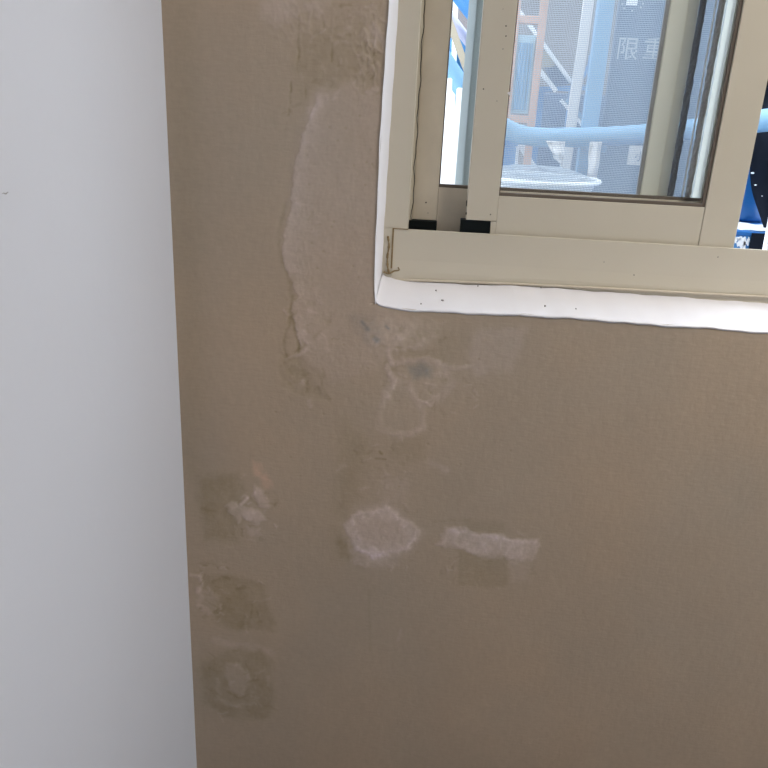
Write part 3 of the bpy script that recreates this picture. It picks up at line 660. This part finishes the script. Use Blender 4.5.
b = B(); add_bar(b, at(446, 12, 1.24), at(485, 120, 1.24), 0.020, 0.012, 0.001); obj('flat_brace', b, M_cream, scf)
b = B(); post_to_ground(b, 486, 100, 1.36, 0.045, 0.045, 2.25); obj('post', b, M_blue, scf)
b = B(); post_to_ground(b, 598, 60, 1.36, 0.046, 0.046, 2.25); obj('post', b, M_pblue, scf)
b = B(); post_to_ground(b, 846, 100, 0.80, 0.046, 0.046, 1.75); obj('post', b, M_blue, scf)
obj('coupler', add_box(B(), at(598, 137, 1.33).x-0.03, at(598, 137, 1.33).x+0.03, 1.322, 1.345, 1.31, 1.38, 0.004), M_pblue, scf)

def leaning(name, lab, cat, px0, py0, px1, py1, Y, w, d, m, ext=0.0, group=None):
    p, q = at(px0, py0, Y), at(px1, py1, Y)
    if q.z > G and ext:      # carry on down to the ground along its own line
        t = (q-p).normalized(); q = q+t*((G-q.z)/t.z)
    b = B(); add_bar(b, p, q, w, d, min(w, d)*.15); o = obj(name, b, m, None, q); return tag(o, lab, cat, group)

# left strip
leaning('white_post', 'thin white post seen through the narrow left glass strip', 'post', 456.5, -30, 455, 24, 1.55, 0.016, 0.03, M_whitep, 1)
leaning('white_board', 'bright white upright board at the left edge of the narrow glass strip', 'board', 447, 78, 443, 187, 1.16, 0.030, 0.018, M_whitep, 1, 'white boards outside')
leaning('white_board', 'bright white upright board right of the thin gap in the narrow glass strip', 'board', 463, 88, 456, 187, 1.20, 0.036, 0.018, M_whitep, 1, 'white boards outside')
def tarp_b():
    p0, p1 = at(440, 38, 1.75), at(494, 38, 1.75)
    bm = B(); add_sheet(bm, lambda u, v: Vector((p0.x+(p1.x-p0.x)*u+0.01*math.sin(v*9), 1.75+0.025*math.sin(u*9+v*4)+0.012*math.sin(u*21), G+(p0.z-G)*v)), 24, 40, 0.002)
    tag(obj('blue_tarpaulin', bm, M_tarpb, None, (p0.x, 1.75, G), True), 'crumpled blue tarpaulin behind the diagonal cream brace', 'tarpaulin')
tarp_b()

# orange frame with pale louvred panel
OYF = 1.62
of = root('orange_frame', (at(525, 100, OYF).x, OYF, G), 'pale orange steel frame around a louvred panel', 'frame')
pR = at(538, 60, OYF).x; pL = at(511.5, 60, OYF).x
for x in (pL, pR): box('post', x-0.012, x+0.012, OYF-0.012, OYF+0.012, G, 1.95, M_orange, of, 0.002)
for py in (20, 119): z = at(525, py, OYF).z; box('crossbar', pL+0.012, pR-0.012, OYF-0.010, OYF+0.010, z-0.012, z+0.012, M_orange, of, 0.002)
za, zb_ = at(521, 114, OYF).z, at(521, 35, OYF).z
lp = box('louvre_panel', pL+0.014, pR-0.014, OYF+0.0005, OYF+0.008, za, zb_, M_cyanp, of, 0.001)
for k in range(5):
    x = pL+0.020+(pR-pL-0.040)*(k+.5)/5; box('slat', x-0.0035, x+0.0035, OYF-0.008, OYF, za+0.012, zb_-0.022, M_pblue, lp, 0.001)

# steel rack with white diagonals
RY = 1.78
rk = root('steel_rack', (at(560, 100, RY).x, RY, G), 'blue steel rack with white diagonal rails and a pale tray', 'rack')
def rbar(nm, a, c, w, d, m): b = B(); add_bar(b, at(*a), at(*c), w, d, 0.001); return obj(nm, b, m, rk)
rbar('diagonal_rail', (512, 1, RY), (571, 82, RY), 0.012, 0.02, M_whitep)
rbar('diagonal_rail', (536, 66, RY-.03), (556, 91, RY-.03), 0.014, 0.02, M_whitep)
rbar('diagonal_rail', (561, 100, RY-.06), (584, 127, RY-.06), 0.010, 0.02, M_whitep)
rbar('diagonal_rail', (566.5, 100, RY-.06), (589, 126, RY-.06), 0.012, 0.02, M_pblue)
rbar('crossbar', (538, 89.5, RY), (600, 87.5, RY), 0.016, 0.03, M_blue)
b = B(); add_prism(b, [at(*a, RY+.02) for a in ((541, 52), (551, 52), (555, 66), (541, 68))], Vector((0, 0.02, 0))); obj('tray', b, M_cream, rk)
b = B(); add_prism(b, [at(*a, RY+.01) for a in ((545, 68), (558, 66), (570, 84), (554, 86))], Vector((0, 0.02, 0))); obj('tread', b, M_cab, rk)
for px in (542, 574): b = B(); p = at(px, 89, RY); add_box(b, p.x-.012, p.x+.012, RY+0.016, RY+.04, G, p.z, 0.002); obj('leg', b, M_blue, rk)
b = B(); pts = [at(571, 85, RY-.02), at(578, 82, RY-.02), at(585, 74, RY-.02), at(589, 64, RY-.02), at(590, 55, RY-.02)]
tag(obj('blue_hose', add_tube(b, smoothline(pts, 6), 0.006, 8), M_blue, None, pts[0], True), 'thin blue hose curving up from the rack to the post', 'hose')

# slate blue cabinet behind
CY = 2.0
ca = root('steel_cabinet', (at(570, 130, CY).x, CY+.2, G), 'slate blue steel cabinet standing behind the rack', 'cabinet')
cx0, cx1, cz = at(541, 110, CY).x, at(607, 110, CY).x, at(570, 94, CY).z
box('body', cx0, cx1, CY, CY+0.4, G, cz, M_cab, ca, 0.004)
box('door', cx0+0.01, (cx0+cx1)/2-0.003, CY-0.012, CY-0.0005, G+0.05, cz-0.02, M_cab, ca, 0.002); box('door', (cx0+cx1)/2+0.003, cx1-0.01, CY-0.012, CY-0.0005, G+0.05, cz-0.02, M_cab, ca, 0.002)

leaning('whitewashed_post', 'pinkish white post beside the pale blue upright', 'post', 591, -15, 577, 84, 1.55, 0.032, 0.03, M_cloth, 1)
leaning('white_rod', 'thin white rod left of the lettering', 'rod', 606.5, 2, 598.5, 88, 1.47, 0.0085, 0.0085, M_whitep, 1)

# lettered steel panel
PY = 1.52
pn = root('lettered_panel', (at(660, 100, PY).x, PY, G), 'blue-grey steel panel stencilled with pale characters', 'panel')
px0, px1 = at(606, 100, PY).x, at(720, 100, PY).x
box('sheet', px0, px1, PY, PY+0.03, G, 2.0, M_panel, pn, 0.003)
p = at(615, 57, PY); text_mesh('lettering', '限', 0.072, (p.x, PY-0.0004, p.z), math.pi/2, M_lett, pn)
p = at(641.5, 57.5, PY); text_mesh('lettering', '重', 0.072, (p.x, PY-0.0004, p.z), math.pi/2, M_lett, pn)
p = at(632, 1.5, PY); box('white_label', p.x-0.018, p.x+0.018, PY-0.0015, PY-0.0003, p.z-0.010, p.z+0.016, M_whitep, pn, 0)
for dx, dy in ((-9.5, 3), (-8, 8), (0, 10.5), (8.5, 7), (11, 3), (-10, -3), (12, -2)):
    q = at(632+dx, 1+dy*0.95, PY); b = B(); add_lathe(b, (0, 0, 0), [(0.0001, 0.001), (0.003, 0.001), (0.003, 0)], 10)
    bmesh.ops.transform(b, matrix=Matrix.Translation(q) @ Matrix.Rotation(math.pi/2, 4, 'X'), verts=b.verts); obj('dot', b, M_lett, pn)
q = at(637, 155, PY-0.004)
no = root('paper_notice', (q.x, PY-0.004, at(637, 165, PY).z), 'small white paper notice on the panel below the pipe', 'notice')
bm = B(); zz0, zz1 = at(637, 165, PY).z, at(637, 146, PY).z
add_sheet(bm, lambda u, v: Vector((q.x-0.028+0.056*u, PY-0.003-0.003*math.sin(u*3), zz0+(zz1-zz0)*v)), 8, 4, 0.0005); obj('sheet', bm, M_cloth, no)
text_mesh('lettering', '小', 0.034, (q.x-0.008, PY-0.0072, zz0+0.016), math.pi/2, M_cab, no)

# basin with net cover on the platform
BYC = 1.14; bc = at(536, 178, BYC); br_ = 0.178
ba = root('wash_basin', (bc.x, BYC, DZ), 'wide white plastic basin under a net on the platform', 'basin')
h = bc.z-DZ
obj('bowl', add_lathe(B(), (bc.x, BYC, DZ+0.003), [(0.001, 0), (br_*.68, 0), (br_*.75, 0.01), (br_*.96, h-0.006), (br_*.93, h-0.006), (br_*.72, 0.014), (0.001, 0.014)], 48), M_whitep, ba, None, True)
obj('rim', add_tube(B(), [Vector((bc.x+br_*math.cos(a), BYC+br_*math.sin(a), bc.z)) for a in [2*math.pi*k/64 for k in range(65)]], 0.007, 10, False), M_whitep, ba, None, True)
nb = B()
def dome(u, v):
    r = br_*0.95*u; a = 2*math.pi*v; return Vector((bc.x+r*math.cos(a), BYC+r*math.sin(a), bc.z+0.004+0.030*(1-u*u)+0.004*math.sin(a*5)*u*(1-u)*4))
add_sheet(nb, dome, 12, 48); bmesh.ops.remove_doubles(nb, verts=nb.verts, dist=1e-5)
obj('net_cover', nb, M_mesh, ba, None, True)

# cloths and small things round the basin
def cloth(name, lab, pts, Y, m, amp=0.012, cat='cloth', th=0.003):
    a, b_, c_, d_ = [at(*p, Y) for p in pts]     # top-left, top-right, bottom-right, bottom-left
    bm = B(); add_sheet(bm, lambda u, v: (a*(1-u)+b_*u)*(1-v)+(d_*(1-u)+c_*u)*v+Vector((0, amp*math.sin(u*7+v*2)+amp*.5*math.sin(v*9), 0.003*math.sin(u*11)*v)), 16, 16, th)
    return tag(obj(name, bm, m, None, d_, True), lab, cat)
cloth('hanging_rag', 'crumpled pinkish white rag hanging below the blue pipe', ((546, 141), (565, 141), (564, 166), (556, 160)), 1.248, M_cloth)
cloth('long_rag', 'long pale rag hanging from the pipe right of the basin', ((590, 142), (602, 142), (597, 186), (586, 190)), 1.248, M_cloth, 0.010)
p = at(503, 160, 1.50); hh = at(503, 139, 1.50).z
b = B(); add_lathe(b, (p.x, 1.50, G), [(0.001, 0), (0.040, 0), (0.040, hh-G-0.03), (0.036, hh-G-0.02), (0.044, hh-G-0.018), (0.044, hh-G), (0.001, hh-G)], 24)
tag(obj('upright_pipe', b, M_blue, None, (p.x, 1.50, G)), 'capped blue upright pipe behind the left rim of the basin', 'pipe')
tr = root('white_trestle', (at(520, 165, 1.72).x, 1.72, G), 'white trestle stand behind the basin', 'trestle')
for (a, c_) in (((516, 141), (515, 168)), ((520, 144), (534, 168))):
    p, q2 = at(*a, 1.72), at(*c_, 1.72); t = (q2-p).normalized(); q2 = q2+t*((G-q2.z)/t.z)
    b = B(); add_bar(b, p, q2, 0.020, 0.02, 0.001); obj('leg', b, M_whitep, tr)
b = B(); add_bar(b, at(512, 143, 1.72), at(525, 143.5, 1.72), 0.016, 0.03, 0.001); obj('top_bar', b, M_whitep, tr)

# right-hand gap: bucket and dark tarpaulin
bky = 1.145; bkp = at(741, 214, bky)
bk = root('blue_bucket', (bkp.x+0.02, bky+0.092, DZ), 'bright blue plastic bucket on the platform beside the dark tarpaulin', 'bucket')
cxk, cyk = bkp.x+0.02, bky+0.092; hb = at(745, 155, bky).z-DZ
obj('body', add_lathe(B(), (cxk, cyk, DZ+0.003), [(0.001, 0), (0.078, 0), (0.082, 0.01), (0.098, hb), (0.094, hb), (0.078, 0.015), (0.001, 0.015)], 40), M_blue2, bk, None, True)
obj('rim', add_tube(B(), [Vector((cxk+0.099*math.cos(a), cyk+0.099*math.sin(a), DZ+hb)) for a in [2*math.pi*k/48 for k in range(49)]], 0.006, 8, False), M_blue2, bk, None, True)
def tarp():
    Y = fy+0.10
    L_ = [(764, 40), (762, 95), (753, 140), (749, 160), (755, 195), (764, 236)]
    zl = [at(*a, Y).z for a in L_]; xl = [at(*a, Y).x for a in L_]
    zt, zbm = zl[0]+0.15, DZ+0.002
    def fn(u, v):
        z = zt+(zbm-zt)*v
        x = float(np.interp(-z, [-a for a in zl], xl))
        x2 = at(850, 150, Y).x
        return Vector((x+(x2-x)*u, Y+0.03*math.sin(u*8+v*5)*min(1, u*6)+0.015*math.sin(v*17+u*3), z))
    bm = B(); add_sheet(bm, fn, 30, 50, 0.003)
    tp = tag(obj('navy_tarpaulin', bm, M_tarp, None, (xl[0], Y, DZ), True), 'dark navy tarpaulin bundle in the gap at the right edge', 'tarpaulin')
    for px, py, r in ((752.5, 173, 0.0045), (755.5, 185, 0.003), (762, 196, 0.002)):
        c = at(px, py, Y-0.046); b = B(); add_lathe(b, (0, 0, 0), [(0.0001, 0.001), (r, 0.001), (r*1.1, 0)], 9)
        bmesh.ops.transform(b, matrix=Matrix.Translation(c) @ Matrix.Rotation(math.pi/2, 4, 'X') @ Matrix.Diagonal((1, .5, 1, 1)), verts=b.verts); obj('paint_fleck', b, M_whitep, tp)
tarp()
leaning('white_plank', 'white plank end at the lower right corner of the window gap', 'plank', 774, 214, 767.2, 250, 0.62, 0.016, 0.02, M_whitep, 1)
